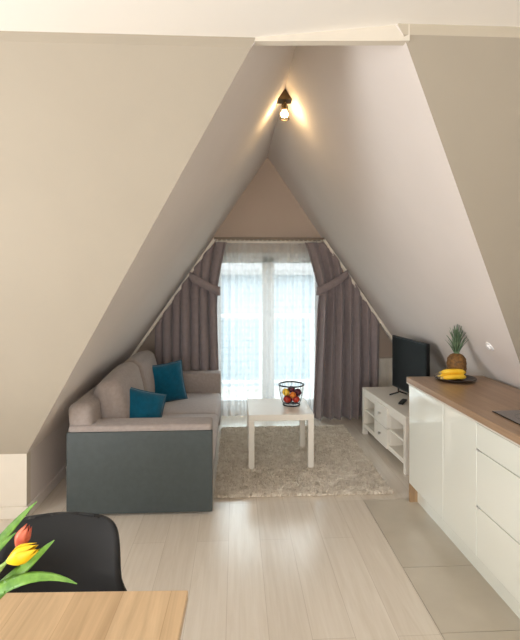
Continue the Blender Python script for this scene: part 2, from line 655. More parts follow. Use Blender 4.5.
# ------------------------------------------------------------------ outside
bm = new()
box(bm, -1.6, 2.4, 5.92, 7.15, -0.16, -0.02)
struct('balcony_floor', bm, M['concrete'])
rl = thing('balcony_railing', 'white balcony railing seen through the sheer curtain', 'railing', (0.38, 7.0, -0.02))
bm = new()
box(bm, -1.5, 1.5, -.025, .025, 1.06, 1.11, .006)
obj('handrail', bm, M['railing'], rl)
bm = new()
box(bm, -1.5, 1.5, -.02, .02, 0.08, 0.12, .006)
obj('bottom_rail', bm, M['railing'], rl)
for i in range(5):
    x = -1.5 + 3.0 * i / 4
    bm = new()
    box(bm, x - .025, x + .025, -.025, .025, 0, 1.08, .004)
    obj('post', bm, M['railing'], rl)
bm = new()
box(bm, -1.48, 1.48, -.006, .006, 0.16, 1.02)
obj('glass_panel', bm, M['glass'], rl)
bm = new()
box(bm, -30, 30, 7.5, 60, -3.1, -3.0)
struct('ground', bm, M['grassy'])
hs = thing('neighbour_house', 'pale grey blue clad house across from the balcony', 'house', (0.6, 14, -3.0))
bm = new()
for k in range(24):
    z = k * 0.2
    slab(bm, [(-6, 0, z), (6, 0, z), (6, .025, z + .2), (-6, .025, z + .2)], (0, 6, 0))
obj('wall', bm, M['facade'], hs)
bm = new()
slab(bm, [(-6.4, -.4, 4.75), (6.4, -.4, 4.75), (6.4, 3, 6.6), (-6.4, 3, 6.6)], (0, 0, .15))
slab(bm, [(-6.4, 6.4, 4.75), (6.4, 6.4, 4.75), (6.4, 3, 6.6), (-6.4, 3, 6.6)], (0, 0, .15))
obj('roof', bm, M['roof'], hs)
for x in (-3.2, 2.6):
    bm = new()
    box(bm, x - .6, x + .6, -.04, .03, 2.9, 4.2, .01)
    wn = obj('window', bm, M['upvc'], hs)
    bm = new()
    box(bm, x - .5, x + .5, -.05, -.03, 3.0, 4.1)
    obj('pane', M and bm, M['screen'], wn)

# ------------------------------------------------------------------ curtains
YR = 5.38
RLx, RLz = -0.239, 2.05                 # rail corners
RRx, RRz = 1.005, 2.05
EL = (-1.185, 0.70)
ER = (1.835, 0.86)


def rail_z(x):
    if x < RLx:
        return RLz + (x - RLx) * (RLz - EL[1]) / (RLx - EL[0])
    if x > RRx:
        return RRz + (x - RRx) * (ER[1] - RRz) / (ER[0] - RRx)
    return RLz


cr = thing('curtain_rail', 'curtain rail running across the balcony door and down both roof slopes', 'curtain rail', (0.38, YR, 0))


def bar(p, q, r0, r1):
    b = new()
    p, q = Vector(p), Vector(q)
    d = (q - p).normalized()
    n = Vector((-d.z, 0, d.x))
    if n.z < 0:
        n = -n
    off = n * 0.014
    slab(b, [p + off + Vector((0, -r0, 0)), q + off + Vector((0, -r0, 0)), q - off + Vector((0, -r0, 0)), p - off + Vector((0, -r0, 0))], (0, 2 * r0, 0))
    return b


obj('rail', bar((RLx - .01, YR, RLz + .022), (RRx + .01, YR, RRz + .022), .03, .03), M['railwood'], cr, world=True)
obj('rail', bar((RLx, YR, RLz + .022), (EL[0], YR, EL[1] + .022), .03, .03), M['rail'], cr, world=True)
obj('rail', bar((RRx, YR, RRz + .022), (ER[0], YR, ER[1] + .022), .03, .03), M['rail'], cr, world=True)


def glider(x, z, w):
    g = new()
    box(g, x - w, x + w, YR - .033, YR + .006, z - .012, z + .010, .003, 1)
    obj('glider', g, M['rail'], cr, world=True)


for a, b in (((RLx, RLz), EL), ((RRx, RRz), ER)):
    for k in range(26):
        f = (k + .5) / 26
        glider(a[0] + (b[0] - a[0]) * f, a[1] + (b[1] - a[1]) * f, .006)
for k in range(24):
    glider(RLx + (RRx - RLx) * (k + .5) / 24, RLz, .005)


def drape(name, side, inner_top, inner_tie, inner_bot, outer, ztie, label, folds, seed):
    rnd = random.Random(seed)
    t = thing(name, label, 'curtain', ((inner_bot + outer) / 2, YR, 0))
    NU, NV = 220, 56
    ph = [rnd.uniform(0, 6.28) for _ in range(4)]
    bm = new()
    rows = []

    def pos(u, v):
        xt = inner_top + (outer - inner_top) * u
        zt = rail_z(xt) - 0.02
        z = zt * (1 - v) + 0.012 * v
        # how far the inner edge is pulled outwards at this height
        if z > ztie:
            f = (2.03 - z) / (2.03 - ztie)
            f = max(0, min(1, f))
            xi = inner_top + (inner_tie - inner_top) * (f ** 0.85)
        else:
            f = (ztie - z) / ztie
            xi = inner_tie + (inner_bot - inner_tie) * f
        x = xt + (xi - inner_top) * (1 - u) ** 1.4
        amp = (0.028 + 0.042 * min(1, (zt - z) / 0.8))
        d = abs(z - ztie)
        pin = math.exp(-(d / 0.14) ** 2) * (1 - u) ** 1.2
        amp *= 1 - 0.55 * pin
        uu = u + 0.012 * math.sin(5 * u + ph[0]) + 0.004 * math.sin(3.1 * v + 9 * u + ph[1])
        s = 1 - 2 * abs(math.sin(math.pi * folds * uu + ph[2]))
        s2 = math.sin(2 * math.pi * folds * 0.53 * uu + ph[3] + 0.8 * v)
        y = YR - 0.02 + amp * (s * 0.85 + 0.4 * s2) - 0.015 * v
        x += amp * 0.2 * math.sin(2 * math.pi * folds * uu + 2 * ph[2])
        return Vector((x, min(y, YR + .045), z))
    for j in range(NV + 1):
        rows.append([bm.verts.new(pos(i / NU, j / NV)) for i in range(NU + 1)])
    for j in range(NV):
        for i in range(NU):
            bm.faces.new((rows[j][i], rows[j][i + 1], rows[j + 1][i + 1], rows[j + 1][i]))
    o = obj('drape', bm, M['curtain'], t, smooth=True, world=True)
    md = o.modifiers.new('thick', 'SOLIDIFY')
    md.thickness = 0.004
    # tie-back band: a flat strap wrapping from the slope to the gathered inner edge
    bm = new()
    x_out = inner_tie + (-1 if side < 0 else 1) * 0.315
    z_out = rail_z(x_out) + 0.0
    pts = []
    n = 14
    for k in range(n + 1):
        f = k / n
        x = x_out + (inner_tie + side * -0.012 - x_out) * f
        z = z_out + (ztie - z_out) * f - 0.008 * math.sin(math.pi * f)
        y = YR - 0.095 - 0.012 * math.sin(math.pi * f)
        pts.append((x, y, z))
    for k in range(1, 6):
        a = k / 5 * math.pi
        x, y, z = pts[n]
        pts.append((x - side * 0.02 * math.sin(a), y + 0.05 * (1 - math.cos(a)) / 2 * 2, z))
    vs = []
    for x, y, z in pts:
        vs.append((bm.verts.new((x, y, z + 0.05)), bm.verts.new((x, y - .003, z)), bm.verts.new((x, y, z - 0.05))))
    for a, b in zip(vs, vs[1:]):
        bm.faces.new((a[0], b[0], b[1], a[1]))
        bm.faces.new((a[1], b[1], b[2], a[2]))
    tb = obj('tieback', bm, M['curtain'], t, smooth=True, world=True)
    md = tb.modifiers.new('thick', 'SOLIDIFY')
    md.thickness = 0.008
    return t


drape('curtain', -1, -0.10, -0.207, -0.165, -0.905, 1.475, 'taupe drape tied back left of the balcony door, behind the grey sofa', 7, 3)
drape('curtain', 1, 0.79, 0.955, 0.888, 1.665, 1.475, 'taupe drape tied back right of the balcony door, beside the television stand', 7, 11)

bm = new()
NU, NV = 260, 24
rows = []
for j in range(NV + 1):
    v = j / NV
    row = []
    for i in range(NU + 1):
        u = i / NU
        x = -0.235 + 1.235 * u
        z = 2.045 * (1 - v) + 0.02 * v
        am = 0.010 + 0.014 * v
        y = 5.475 + am * math.sin(2 * math.pi * 14 * u + 1.3 * math.sin(7 * u) + 0.5 * v) + 0.008 * math.sin(2 * math.pi * 5.3 * u + 1)
        row.append(bm.verts.new((x, y, z)))
    rows.append(row)
for j in range(NV):
    for i in range(NU):
        bm.faces.new((rows[j][i], rows[j][i + 1], rows[j + 1][i + 1], rows[j + 1][i]))
sc = thing('sheer_curtain', 'white sheer curtain across the bright balcony door', 'curtain', (0.38, 5.475, 0))
obj('voile', bm, M['sheer'], sc, smooth=True, world=True)
bm = new()
box(bm, -0.235, 1.0, 5.455, 5.495, 2.03, 2.055, .003)
obj('heading_rail', bm, M['rail'], sc, world=True)

# radiator on the far wall, right of the drape
rd = thing('radiator', 'white panel radiator behind the television stand beside the right drape', 'radiator', (1.86, 5.55, 0.08))
bm = new()
for k in range(9):
    x = -.18 + k * .04
    box(bm, x + .003, x + .037, -.03, .03, .02, .575, .008, 2)
box(bm, -.175, .175, -.02, .02, .03, .565)
obj('panel', bm, M['radiator'], rd)
bm = new()
box(bm, -.185, .185, -.035, .035, .565, .585, .004)
obj('top_grille', bm, M['radiator'], rd)
bm = new()
box(bm, -.12, -.09, -.0, .052, .05, .5)
box(bm, .09, .12, -.0, .052, .05, .5)
tube(bm, [(-.15, 0, .03), (-.15, 0, -.08)], .009)
tube(bm, [(.15, 0, .03), (.15, 0, -.08)], .009)
obj('bracket', bm, M['radiator'], rd)

# ------------------------------------------------------------------ rug
RX0, RX1, RY0, RY1 = -0.155, 1.165, 3.445, 5.06
rg = thing('shag_rug', 'cream shaggy rug under the white coffee table', 'rug', ((RX0 + RX1) / 2, (RY0 + RY1) / 2, 0))
bm = new()
box(bm, RX0 + .01, RX1 - .01, RY0 + .01, RY1 - .01, 0.001, 0.010, .003)
obj('backing', bm, M['rugback'], rg, world=True)
rnd = random.Random(5)
verts, faces = [], []
NB = 60000
cx0, cy0 = (RX0 + RX1) / 2, (RY0 + RY1) / 2
for _ in range(NB):
    x = rnd.uniform(RX0, RX1)
    y = rnd.uniform(RY0, RY1)
    if any(abs(x - lx_) < .03 and abs(y - ly_) < .03 for lx_ in (0.13, 0.63) for ly_ in (3.95, 4.45)):
        continue
    a = rnd.uniform(0, 6.283)
    # neighbouring strands lean together so the pile forms tufts
    la = 1.6 * math.sin(x * 23 + 2 * math.sin(y * 17)) + 1.4 * math.cos(y * 27 + 1.7 * math.sin(x * 19)) + rnd.uniform(-2.2, 2.2)
    ln = rnd.uniform(.006, .016)
    hh = rnd.uniform(.022, .031)
    wd = rnd.uniform(.0026, .0048)
    ca, sa = math.cos(a) * wd, math.sin(a) * wd
    dx, dy = math.cos(la) * ln, math.sin(la) * ln
    b = len(verts)
    x -= cx0
    y -= cy0
    verts += [(x - ca, y - sa, .006), (x + ca, y + sa, .006), (x + dx * .5 + ca, y + dy * .5 + sa, hh * .75), (x + dx * .5 - ca, y + dy * .5 - sa, hh * .75), (x + dx * 1.15, y + dy * 1.15, hh)]
    faces += [(b, b + 1, b + 2, b + 3), (b + 3, b + 2, b + 4)]
me = bpy.data.meshes.new('pile')
me.from_pydata(verts, [], faces)
me.materials.append(M['rug'])
po = bpy.data.objects.new('pile', me)
COL.objects.link(po)
po.parent = rg

# ------------------------------------------------------------------ sofa (faces +X, seen from its near arm)
sf = thing('sofa', 'taupe two seat sofa with a slate grey arm end along the left wall', 'sofa', (-0.65, 4.2, 0))
SX0, SX1 = -1.135, -0.165
bm = new()
box(bm, SX0 + .02, SX1 - .02, 3.27, 5.14, 0.035, 0.27, .012)
obj('base', bm, M['taupe'], sf, world=True, autos=40)
# arms
for (a, b, nm) in ((3.235, 3.43, 'near'), (5.0, 5.18, 'far')):
    bm = new()
    T = Matrix.Translation(((SX0 + SX1) / 2, (a + b) / 2, 0.33))
    rbox(bm, (SX1 - SX0, b - a, 0.56), 0.022, mid=6, mtx=T, puff=(0.003, 0.002, 0.004))
    arm = obj('armrest', bm, M['taupe'], sf, smooth=True, world=True)
    if nm == 'near':
        bm = new()
        box(bm, SX0 - .006, SX1 + .004, a - .014, a + .03, 0.018, 0.572, .008)
        p = obj('side_panel', bm, M['slate'], arm, world=True, autos=40)
        p['label'] = 'slate grey leatherette side panel'
# seat cushions
for k, (a, b) in enumerate(((3.44, 4.215), (4.22, 4.995))):
    bm = new()
    T = Matrix.Translation((-0.535, (a + b) / 2, 0.335))
    rbox(bm, (0.75, b - a, 0.15), 0.035, mid=8, mtx=T, puff=(0.008, 0.0, 0.022))
    obj('seat_cushion', bm, M['seatfab_lit'], sf, smooth=True, world=True)
# low back frame
bm = new()
T = Matrix.Translation((-1.05, 4.21, 0.455)) @ Matrix.Rotation(math.radians(-4), 4, 'Y')
rbox(bm, (0.17, 1.90, 0.60), 0.05, mid=10, mtx=T, puff=(0.006, 0.0, 0.01))
obj('back_frame', bm, M['taupe'], sf, smooth=True, world=True)
# back cushions lean on the frame
for k, (a, b) in enumerate(((3.455, 4.215), (4.225, 4.985))):
    bm = new()
    T = Matrix.Translation((-0.91, (a + b) / 2, 0.635)) @ Matrix.Rotation(math.radians(-11), 4, 'Y') @ Matrix.Rotation(math.radians(2 - 3 * k), 4, 'X')
    rbox(bm, (0.19, b - a, 0.47), 0.07, mid=9, mtx=T, puff=(0.045, 0.008, 0.02))
    obj('back_cushion', bm, M['taupe'], sf, smooth=True, world=True)
for (x, y) in ((-0.20, 3.28), (-1.09, 3.28), (-0.20, 5.12), (-1.09, 5.12)):
    bm = new()
    box(bm, x - .02, x + .02, y - .02, y + .02, 0.0, 0.045, .004)
    f = obj('foot', bm, M['chrome'], sf, world=True)


def pillow(name, label, mtx, w=0.40, t=0.13):
    bm = new()
    n = 18
    top, bot = [], []
    for i in range(n + 1):
        ra, rb = [], []
        for j in range(n + 1):
            u, v = i / n * 2 - 1, j / n * 2 - 1
            pinch = 1 - 0.10 * (1 - u * u) if abs(v) > 0 else 1
            x = u * w / 2 * (1 - 0.09 * (1 - v * v) * 0 - 0.07 * (1 - v ** 2))
            y = v * w / 2 * (1 - 0.07 * (1 - u ** 2))
            h = t / 2 * ((1 - u ** 4) * (1 - v ** 4)) ** 0.55 * (1 - 0.12 * (u * u + v * v))
            h += 0.004 * math.sin(9 * u + 3 * v) * (1 - u * u) * (1 - v * v)
            ra.append(bm.verts.new((x, y, h)))
            rb.append(ra[-1] if (i in (0, n) or j in (0, n)) else bm.verts.new((x, y, -h)))
        top.append(ra)
        bot.append(rb)
    for i in range(n):
        for j in range(n):
            bm.faces.new((top[i][j], top[i + 1][j], top[i + 1][j + 1], top[i][j + 1]))
            bm.faces.new((bot[i][j + 1], bot[i + 1][j + 1], bot[i + 1][j], bot[i][j]))
    root = thing(name, label, 'cushion', mtx.to_translation(), group='teal cushions on the sofa')
    R = mtx.copy()
    R.translation = Vector((0, 0, 0))
    bmesh.ops.transform(bm, matrix=R, verts=bm.verts[:])
    obj('cover', bm, M['teal'], root, smooth=True)
    # piped seam round the edge
    bm = new()
    pts = []
    for k in range(4):
        for q in range(12):
            s = q / 12 * 2 - 1
            c = [(s, -1), (1, s), (-s, 1), (-1, -s)][k]
            pts.append((c[0] * w / 2 * (1 - 0.07 * (1 - c[1] ** 2)), c[1] * w / 2 * (1 - 0.07 * (1 - c[0] ** 2)), 0))
    pts.append(pts[0])
    tube(bm, pts, .004, 6)
    bmesh.ops.transform(bm, matrix=R, verts=bm.verts[:])
    obj('piping', bm, M['teal'], root, smooth=True)
    return root


pillow('throw_pillow', 'teal square cushion slumped behind the near slate sofa arm',
       Matrix.Translation((-0.735, 3.63, 0.58)) @ Matrix.Rotation(math.radians(32), 4, 'Z') @ Matrix.Rotation(math.radians(66), 4, 'X') @ Matrix.Rotation(math.radians(-20), 4, 'Z'), 0.38, 0.11)
pillow('throw_pillow', 'teal square cushion standing upright against the far back cushion',
       Matrix.Translation((-0.68, 4.60, 0.60)) @ Matrix.Rotation(math.radians(28), 4, 'Z') @ Matrix.Rotation(math.radians(76), 4, 'X') @ Matrix.Rotation(math.radians(4), 4, 'Z'), 0.39)

# ------------------------------------------------------------------ coffee table
ct = thing('coffee_table', 'small square white coffee table on the shaggy rug', 'table', (0.38, 4.2, 0))
CX0, CX1, CY0, CY1 = 0.105, 0.655, 3.925, 4.475
bm = new()
box(bm, CX0, CX1, CY0, CY1, 0.42, 0.47, .003)
obj('table_top', bm, M['whitelam'], ct, world=True)
for x in (CX0, CX1 - .05):
    for y in (CY0, CY1 - .05):
        bm = new()
        box(bm, x + .001, x + .049, y + .001, y + .049, 0.012, 0.42, .002)
        obj('leg', bm, M['whitelam'], ct, world=True)

# fruit basket
BX, BY, BZ = 0.50, 4.235, 0.47
fb = thing('fruit_basket', 'black rimmed wire basket of fruit on the white coffee table', 'basket', (BX, BY, BZ))
bm = new()
ring(bm, (0, 0, .185), .112, .007, 40, 8)
obj('rim', bm, M['wire'], fb, smooth=True)
bm = new()
for k in range(22):
    a = k * 2 * math.pi / 22
    pts = [(r * math.cos(a), r * math.sin(a), z) for r, z in ((.112, .185), (.108, .14), (.100, .09), (.088, .045), (.074, .02), (.04, .014), (.0, .014))]
    tube(bm, pts, .0014, 5)
ring(bm, (0, 0, .095), .1005, .0014, 32, 5)
obj('wires', bm, M['wire'], fb, smooth=True)
bm = new()
ring(bm, (0, 0, .006), .075, .005, 32, 6)
obj('base_ring', bm, M['wire'], fb, smooth=True)


def fruit(name, label, cat, m, loc, r, kind='apple', tilt=(0, 0)):
    loc = (loc[0] * 1.1, loc[1] * 1.1, loc[2] + .002)
    r *= 1.03
    root = thing(name, label, cat, (BX + loc[0], BY + loc[1], BZ + loc[2]), group='fruit in the wire basket')
    bm = new()
    prof = []
    for k in range(15):
        t = math.pi * k / 14
        rr, z = r * math.sin(t), -r * math.cos(t)
        if kind == 'apple':
            z *= 0.92
            z -= 0.22 * r * math.exp(-(rr / (0.35 * r)) ** 2) * (1 if z > 0 else -0.6)
            rr *= 1.0 + 0.06 * math.cos(t)* -1
        elif kind == 'lemon':
            z *= 1.2
        prof.append((max(rr, 0 if k in (0, 14) else 1e-4), z))
    prof[0] = (0, prof[0][1])
    prof[-1] = (0, prof[-1][1])
    lathe(bm, prof, 22)
    R = Matrix.Rotation(tilt[0], 4, 'X') @ Matrix.Rotation(tilt[1], 4, 'Y')
    bmesh.ops.transform(bm, matrix=R, verts=bm.verts[:])
    obj('flesh', bm, m, root, smooth=True)
    bm = new()
    tube(bm, [(0, 0, r * .66), (0.002, 0, r * .9), (.006, 0, r * 1.08)], .0022, 6)
    bmesh.ops.transform(bm, matrix=R, verts=bm.verts[:])
    obj('stem', bm, M['fstem'], root, smooth=True)


fruit('apple', 'red apple low at the left of the wire basket', 'apple', M['applered'], (-.037, -.028, .059), .034, tilt=(.4, .5))
fruit('apple', 'red apple low at the right of the wire basket', 'apple', M['applered'], (.034, -.031, .059), .034, tilt=(-.6, .4))
fruit('plum', 'dark plum at the back of the basket bottom', 'plum', M['plum'], (.0, .042, .052), .034, 'round', tilt=(.3, .1))
fruit('lemon', 'large yellow fruit at the upper left of the wire basket', 'lemon', M['lemon'], (-.044, .0, .112), .035, 'apple', tilt=(.3, .9))
fruit('orange', 'orange fruit at the middle of the wire basket', 'orange', M['orange'], (.006, -.050, .100), .028, 'round', tilt=(.8, .2))
fruit('plum', 'dark purple plum at the right of the basket heap', 'plum', M['plum'], (.053, .010, .108), .034, 'round', tilt=(.5, .4))
fruit('plum', 'dark purple plum topmost in the wire basket', 'plum', M['plum'], (.004, .030, .130), .031, 'round', tilt=(.1, -.4))

# ------------------------------------------------------------------ tv stand (front faces -X), local: x depth, y along
ts = thing('tv_stand', 'low white television stand with open shelves by the right wall', 'tv stand', (1.318, 4.85, 0), math.atan2(0.068, 1.06))
LW, DW, HW = 1.07, 0.40, 0.48           # along -Y, depth +X, height


def tbox(bm, x0, x1, d0, d1, z0, z1, bev=.003):
    return box(bm, x0, x1, -d1, -d0, z0, z1, bev)


bm = new()
tbox(bm, 0, DW, 0, LW, HW - .03, HW, .004)
obj('table_top', bm, M['whitelam'], ts)
for x in (0.0, DW - .045):
    for d in (0.0, LW - .045):
        bm = new()
        tbox(bm, x, x + .045, d, d + .045, 0, HW - .03)
        obj('leg', bm, M['whitelam'], ts)
bm = new()
tbox(bm, .003, .02, .045, LW - .045, HW - .085, HW - .03)
tbox(bm, .003, .02, .045, LW - .045, .075, .115)
obj('front_rail', bm, M['whitelam'], ts)
bm = new()
tbox(bm, .02, DW - .01, .02, LW - .02, .09, .11)
obj('bottom_board', bm, M['whitelam'], ts)
for d in (.01, LW - .03):
    bm = new()
    tbox(bm, .045, DW - .045, d, d + .018, .08, HW - .03)
    obj('side_panel', bm, M['whitelam'], ts)
bm = new()
tbox(bm, DW - .03, DW - .02, .045, LW - .045, .09, HW - .03)
obj('back_panel', bm, M['whitelam'], ts)
d0, d1 = .40, .68
for d in (d0 - .018, d1):
    bm = new()
    tbox(bm, .02, DW - .03, d, d + .018, .11, HW - .03)
    obj('divider', bm, M['whitelam'], ts)
for a, b in ((.03, d0 - .018), (d1 + .018, LW - .03)):
    bm = new()
    tbox(bm, .015, DW - .03, a, b, .245, .263)
    obj('shelf', bm, M['whitelam'], ts)
for z0, z1 in ((.082, .258), (.264, HW - .034)):
    bm = new()
    tbox(bm, -.012, .02, d0 - .016, d1 + .016, z0, z1, .003)
    dr = obj('drawer', bm, M['whitelam'], ts)
    bm = new()
    tube(bm, [(-.012, -(d0 + d1) / 2, (z0 + z1) / 2 + .01), (-.034, -(d0 + d1) / 2, (z0 + z1) / 2 + .01)], .012, 14, radii=[.008, .014])
    obj('knob', bm, M['chrome'], dr, autos=40)

# television: turned towards the sofa
tv = thing('television', 'black flat screen television on the white stand', 'television', (1.602, 4.275, HW), math.atan2(4.56 - 3.90, 1.535 - 1.615) - math.pi)
TW, THh = 0.66, 0.50
bm = new()
box(bm, -TW / 2, TW / 2, -.012, .02, .072, .072 + THh, .005)
bk = box(bm, -TW * .32, TW * .32, .02, .05, .11, .40, .012)
obj('housing', bm, M['black'], tv)
bm = new()
box(bm, -TW / 2 + .012, TW / 2 - .012, -.0145, -.010, .092, .072 + THh - .012)
obj('screen', bm, M['screen'], tv)
for x in (-.22, .22):
    bm = new()
    tube(bm, [(x, .0, .08), (x, .0, .03), (x - .0, -.09, .009)], .008, 8)
    tube(bm, [(x, .0, .04), (x, .09, .009)], .008, 8)
    obj('foot', bm, M['black'], tv, smooth=True)
rm = thing('remote_control', 'black remote control lying on the white television stand', 'remote control', (1.52, 4.22, HW), math.radians(58))
bm = new()
box(bm, -.085, .085, -.022, .022, .001, .018, .006, 3)
obj('body', bm, M['black'], rm, autos=40)
bm = new()
for i in range(6):
    for j in range(3):
        box(bm, -.07 + i * .022, -.058 + i * .022, -.016 + j * .012, -.008 + j * .012, .017, .020, .001, 1)
obj('buttons', bm, M['slate'], rm)

# ------------------------------------------------------------------ kitchen units: local x = depth (front at 0), y = along towards camera (-y)
KO = (1.232, 3.345, 0)
KR = math.radians(1.45)
GRP = 'white gloss kitchen units under the oak worktop'


def unit(label, d0, d1, fronts, end=False):
    root = thing('kitchen_cabinet', label, 'kitchen cabinet', KO, KR, GRP)
    bm = new()
    box(bm, .032, .56, -d1 + .001, -d0 - .001, .14, .850)
    obj('carcass', bm, M['carcass'], root)
    bm = new()
    box(bm, .075, .09, -d1, -d0, 0.0, .14)
    obj('plinth', bm, M['gloss'], root)
    if end:
        bm = new()
        box(bm, .018, .56, -d0, -d0 + .018, 0.0, .850, .001)
        p = obj('end_panel', bm, M['oakend'], root)
        p['label'] = 'oak coloured end panel'
    for (nm, z0, z1, hz) in fronts:
        bm = new()
        box(bm, .012, .032, -d1 + .0016, -d0 - .0016, z0, z1, .002)
        o = obj(nm, bm, M['gloss'], root)
        if hz is not None:
            bm = new()
            ya, yb = (-d0 - .03, -d0 - .008) if hz == 'c' else (-d1 + .004, -d0 - .004)
            if hz == 'c':
                box(bm, .004, .02, ya, yb, z1 - .001, z1 + .009, .002, 1)
            else:
                box(bm, .006, .03, ya, yb, z1 + .001, z1 + .006, .001, 1)
            obj('handle', bm, M['chrome'] if hz == 'c' else M['carcass'], o)
    return root


unit('white gloss cabinet at the far end below the pineapple, wood end panel showing', 0.02, 0.545, [('door', .14, .845, 'l')], end=True)
unit('white gloss single door cabinet between end cabinet and drawers', 0.545, 0.926, [('door', .14, .845, 'l')])
unit('white gloss three drawer unit under the black hob', 0.926, 1.526, [('drawer', .14, .405, 'c'), ('drawer', .411, .705, 'c'), ('drawer', .711, .845, None)])

unit('white gloss cabinet at the near end of the worktop, past the drawers', 1.526, 2.09, [('door', .14, .845, 'l')])

wt = thing('worktop', 'oak wood kitchen worktop over the white gloss cabinets', 'worktop', KO, KR)
bm = new()
box(bm, 0, .575, -2.1, .0, .862, .90, .003)
obj('board', bm, M['worktop'], wt)
bm = new()
box(bm, .001, .011, -2.1, -.001, .854, .862)
obj('underside_strip', bm, M['carcass'], wt)

hb = thing('hob', 'black glass hob set into the oak worktop at the right edge', 'hob', (1.368, 2.0, .90), KR)
bm = new()
box(bm, .0, .42, -.12, .43, .0005, .007, .003)
obj('glass_plate', bm, M['hob'], hb)
for (x, y, r) in ((.12, .29, .07), (.30, .29, .09), (.12, .03, .09), (.30, .03, .07)):
    bm = new()
    ring(bm, (x, y, .0070), r, .0006, 40, 4)
    obj('cooking_zone', bm, M['slate'], hb)

# white fitting on the dormer slope
Nn = Vector((-SL, 0, -1)).normalized()
p = Vector((rx(1.166), 3.0, 1.166))
wf = thing('wall_socket', 'small round white socket on the sloped wall above the worktop', 'socket', p)
q = Nn.to_track_quat('Z', 'Y').to_matrix().to_4x4()
bm = new()
lathe(bm, [(0, .008), (.026, .008), (.032, .006), (.034, 0), (0, 0)], 24)
bmesh.ops.transform(bm, matrix=q, verts=bm.verts[:])
obj('cover', bm, M['upvc'], wf, autos=40)
bm = new()
lathe(bm, [(0, .020), (.016, .020), (.019, .016), (.020, .008), (0, .008)], 20)
bmesh.ops.transform(bm, matrix=q, verts=bm.verts[:])
obj('insert', bm, M['upvc'], wf, autos=40)

# plate, bananas, pineapple
PX, PY, PZ = 1.532, 3.215, 0.90
pl = thing('plate', 'dark brown plate with fruit at the far end of the worktop', 'plate', (PX, PY, PZ))
bm = new()
lathe(bm, [(0, .004), (.085, .004), (.118, .012), (.138, .021), (.140, .018), (.116, .006), (.085, .0), (0, .0)], 40)
obj('dish', bm, M['plate'], pl, smooth=True)

pn = thing('pineapple', 'whole pineapple with grey green crown on the dark plate', 'pineapple', (PX + .031, PY + .045, PZ + .006))
bm = new()
NS, NZ = 56, 44
H, R0 = .18, .066
rows = []
for j in range(NZ + 1):
    v = j / NZ
    rr = R0 * (max(0, 1 - abs(2 * v - 0.96) ** 3.4)) ** 0.5 if 0 < v < 1 else 0.012
    rr = max(rr, .012)
    row = []
    for i in range(NS):
        a = i / NS * 2 * math.pi
        p1 = 8 * i / NS + 5.2 * v
        p2 = 8 * i / NS - 5.2 * v
        b = (abs(math.sin(math.pi * p1)) * abs(math.sin(math.pi * p2))) ** 0.6
        r2 = rr * (0.93 + 0.09 * b)
        row.append(bm.verts.new((r2 * math.cos(a), r2 * math.sin(a), v * H)))
    rows.append(row)
for j in range(NZ):
    for i in range(NS):
        bm.faces.new((rows[j][i], rows[j][(i + 1) % NS], rows[j + 1][(i + 1) % NS], rows[j + 1][i]))
bm.faces.new(list(reversed(rows[0])))
bm.faces.new(rows[-1])
obj('fruit_body', bm, M['pine'], pn, smooth=True)
bm = new()
rnd = random.Random(2)


def blade(bm, base, dirh, up, length, width, curl):
    """tapered channelled leaf"""
    n = 7
    L = []
    side = Vector((-dirh.y, dirh.x, 0))
    for k in range(n + 1):
        f = k / n
        c = base + dirh * (length * (up[0] * f + curl * f * f)) + Vector((0, 0, 1)) * (length * (up[1] * f - curl * .35 * f ** 3))
        wv = width * (1 - f) ** 0.7 * (0.75 + 0.6 * f * (1 - f) * 2)
        lift = dirh * (-.25 * wv)
        L.append([bm.verts.new(c - side * wv), bm.verts.new(c - lift), bm.verts.new(c + side * wv), bm.verts.new(c - lift + dirh * .0018 + Vector((0, 0, -.0012)))])
    for a, b in zip(L, L[1:]):
        bm.faces.new((a[0], a[1], b[1], b[0]))
        bm.faces.new((a[1], a[2], b[2], b[1]))
        bm.faces.new((a[2], a[3], b[3], b[2]))
        bm.faces.new((a[3], a[0], b[0], b[3]))


for k in range(64):
    lv = k / 64
    a = k * 2.39996 + rnd.uniform(-.2, .2)
    d = Vector((math.cos(a), math.sin(a), 0))
    z = .172 + .115 * lv
    ln = .092 + .03 * rnd.random() - .02 * abs(lv - .5)
    ang = 0.44 - .38 * lv + rnd.uniform(-.08, .08)
    blade(bm, Vector((d.x * .014 * (1 - .6 * lv), d.y * .014 * (1 - .6 * lv), z)), d, (math.sin(ang), math.cos(ang)), ln, .0105, .16 * (1 - lv) + .04)
lathe(bm, [(0, .16), (.018, .17), (.014, .24), (0, .29)], 10)
obj('crown', bm, M['pineleaf'], pn, smooth=True)

bb = thing('banana_bunch', 'bunch of yellow bananas lying on the plate before the pineapple', 'bananas', (PX - .035, PY - .055, PZ + .006))
for k, (dy, dz, an, rl_) in enumerate(((-.028, .024, .10, 0), (.006, .030, .0, 0), (-.012, .056, -.06, 1))):
    bm = new()
    pts, rad = [], []
    for i in range(15):
        f = i / 14
        t = (f - .5) * 1.5
        R = .115
        x = R * math.sin(t) * 1.08
        y = -(R * math.cos(t) - R) * 0.75 + dy
        z = dz + .012 * math.sin(math.pi * f)
        pts.append((x * math.cos(an) - y * math.sin(an), x * math.sin(an) + y * math.cos(an), z))
        rad.append(.0185 * (min(1, (f + .04) * 5.0) * min(1, (1.03 - f) * 4.0)) ** 0.6)
    tube(bm, pts, .018, 7, radii=rad)
    o = obj('banana', bm, M['banana'], bb, smooth=True)
    bm = new()
    e = Vector(pts[0])
    d = (Vector(pts[0]) - Vector(pts[1])).normalized()
    tube(bm, [e - d * .006, e + d * .016], .007, 8, radii=[.009, .0065])
    obj('stalk', bm, M['bananatip'], o, smooth=True)

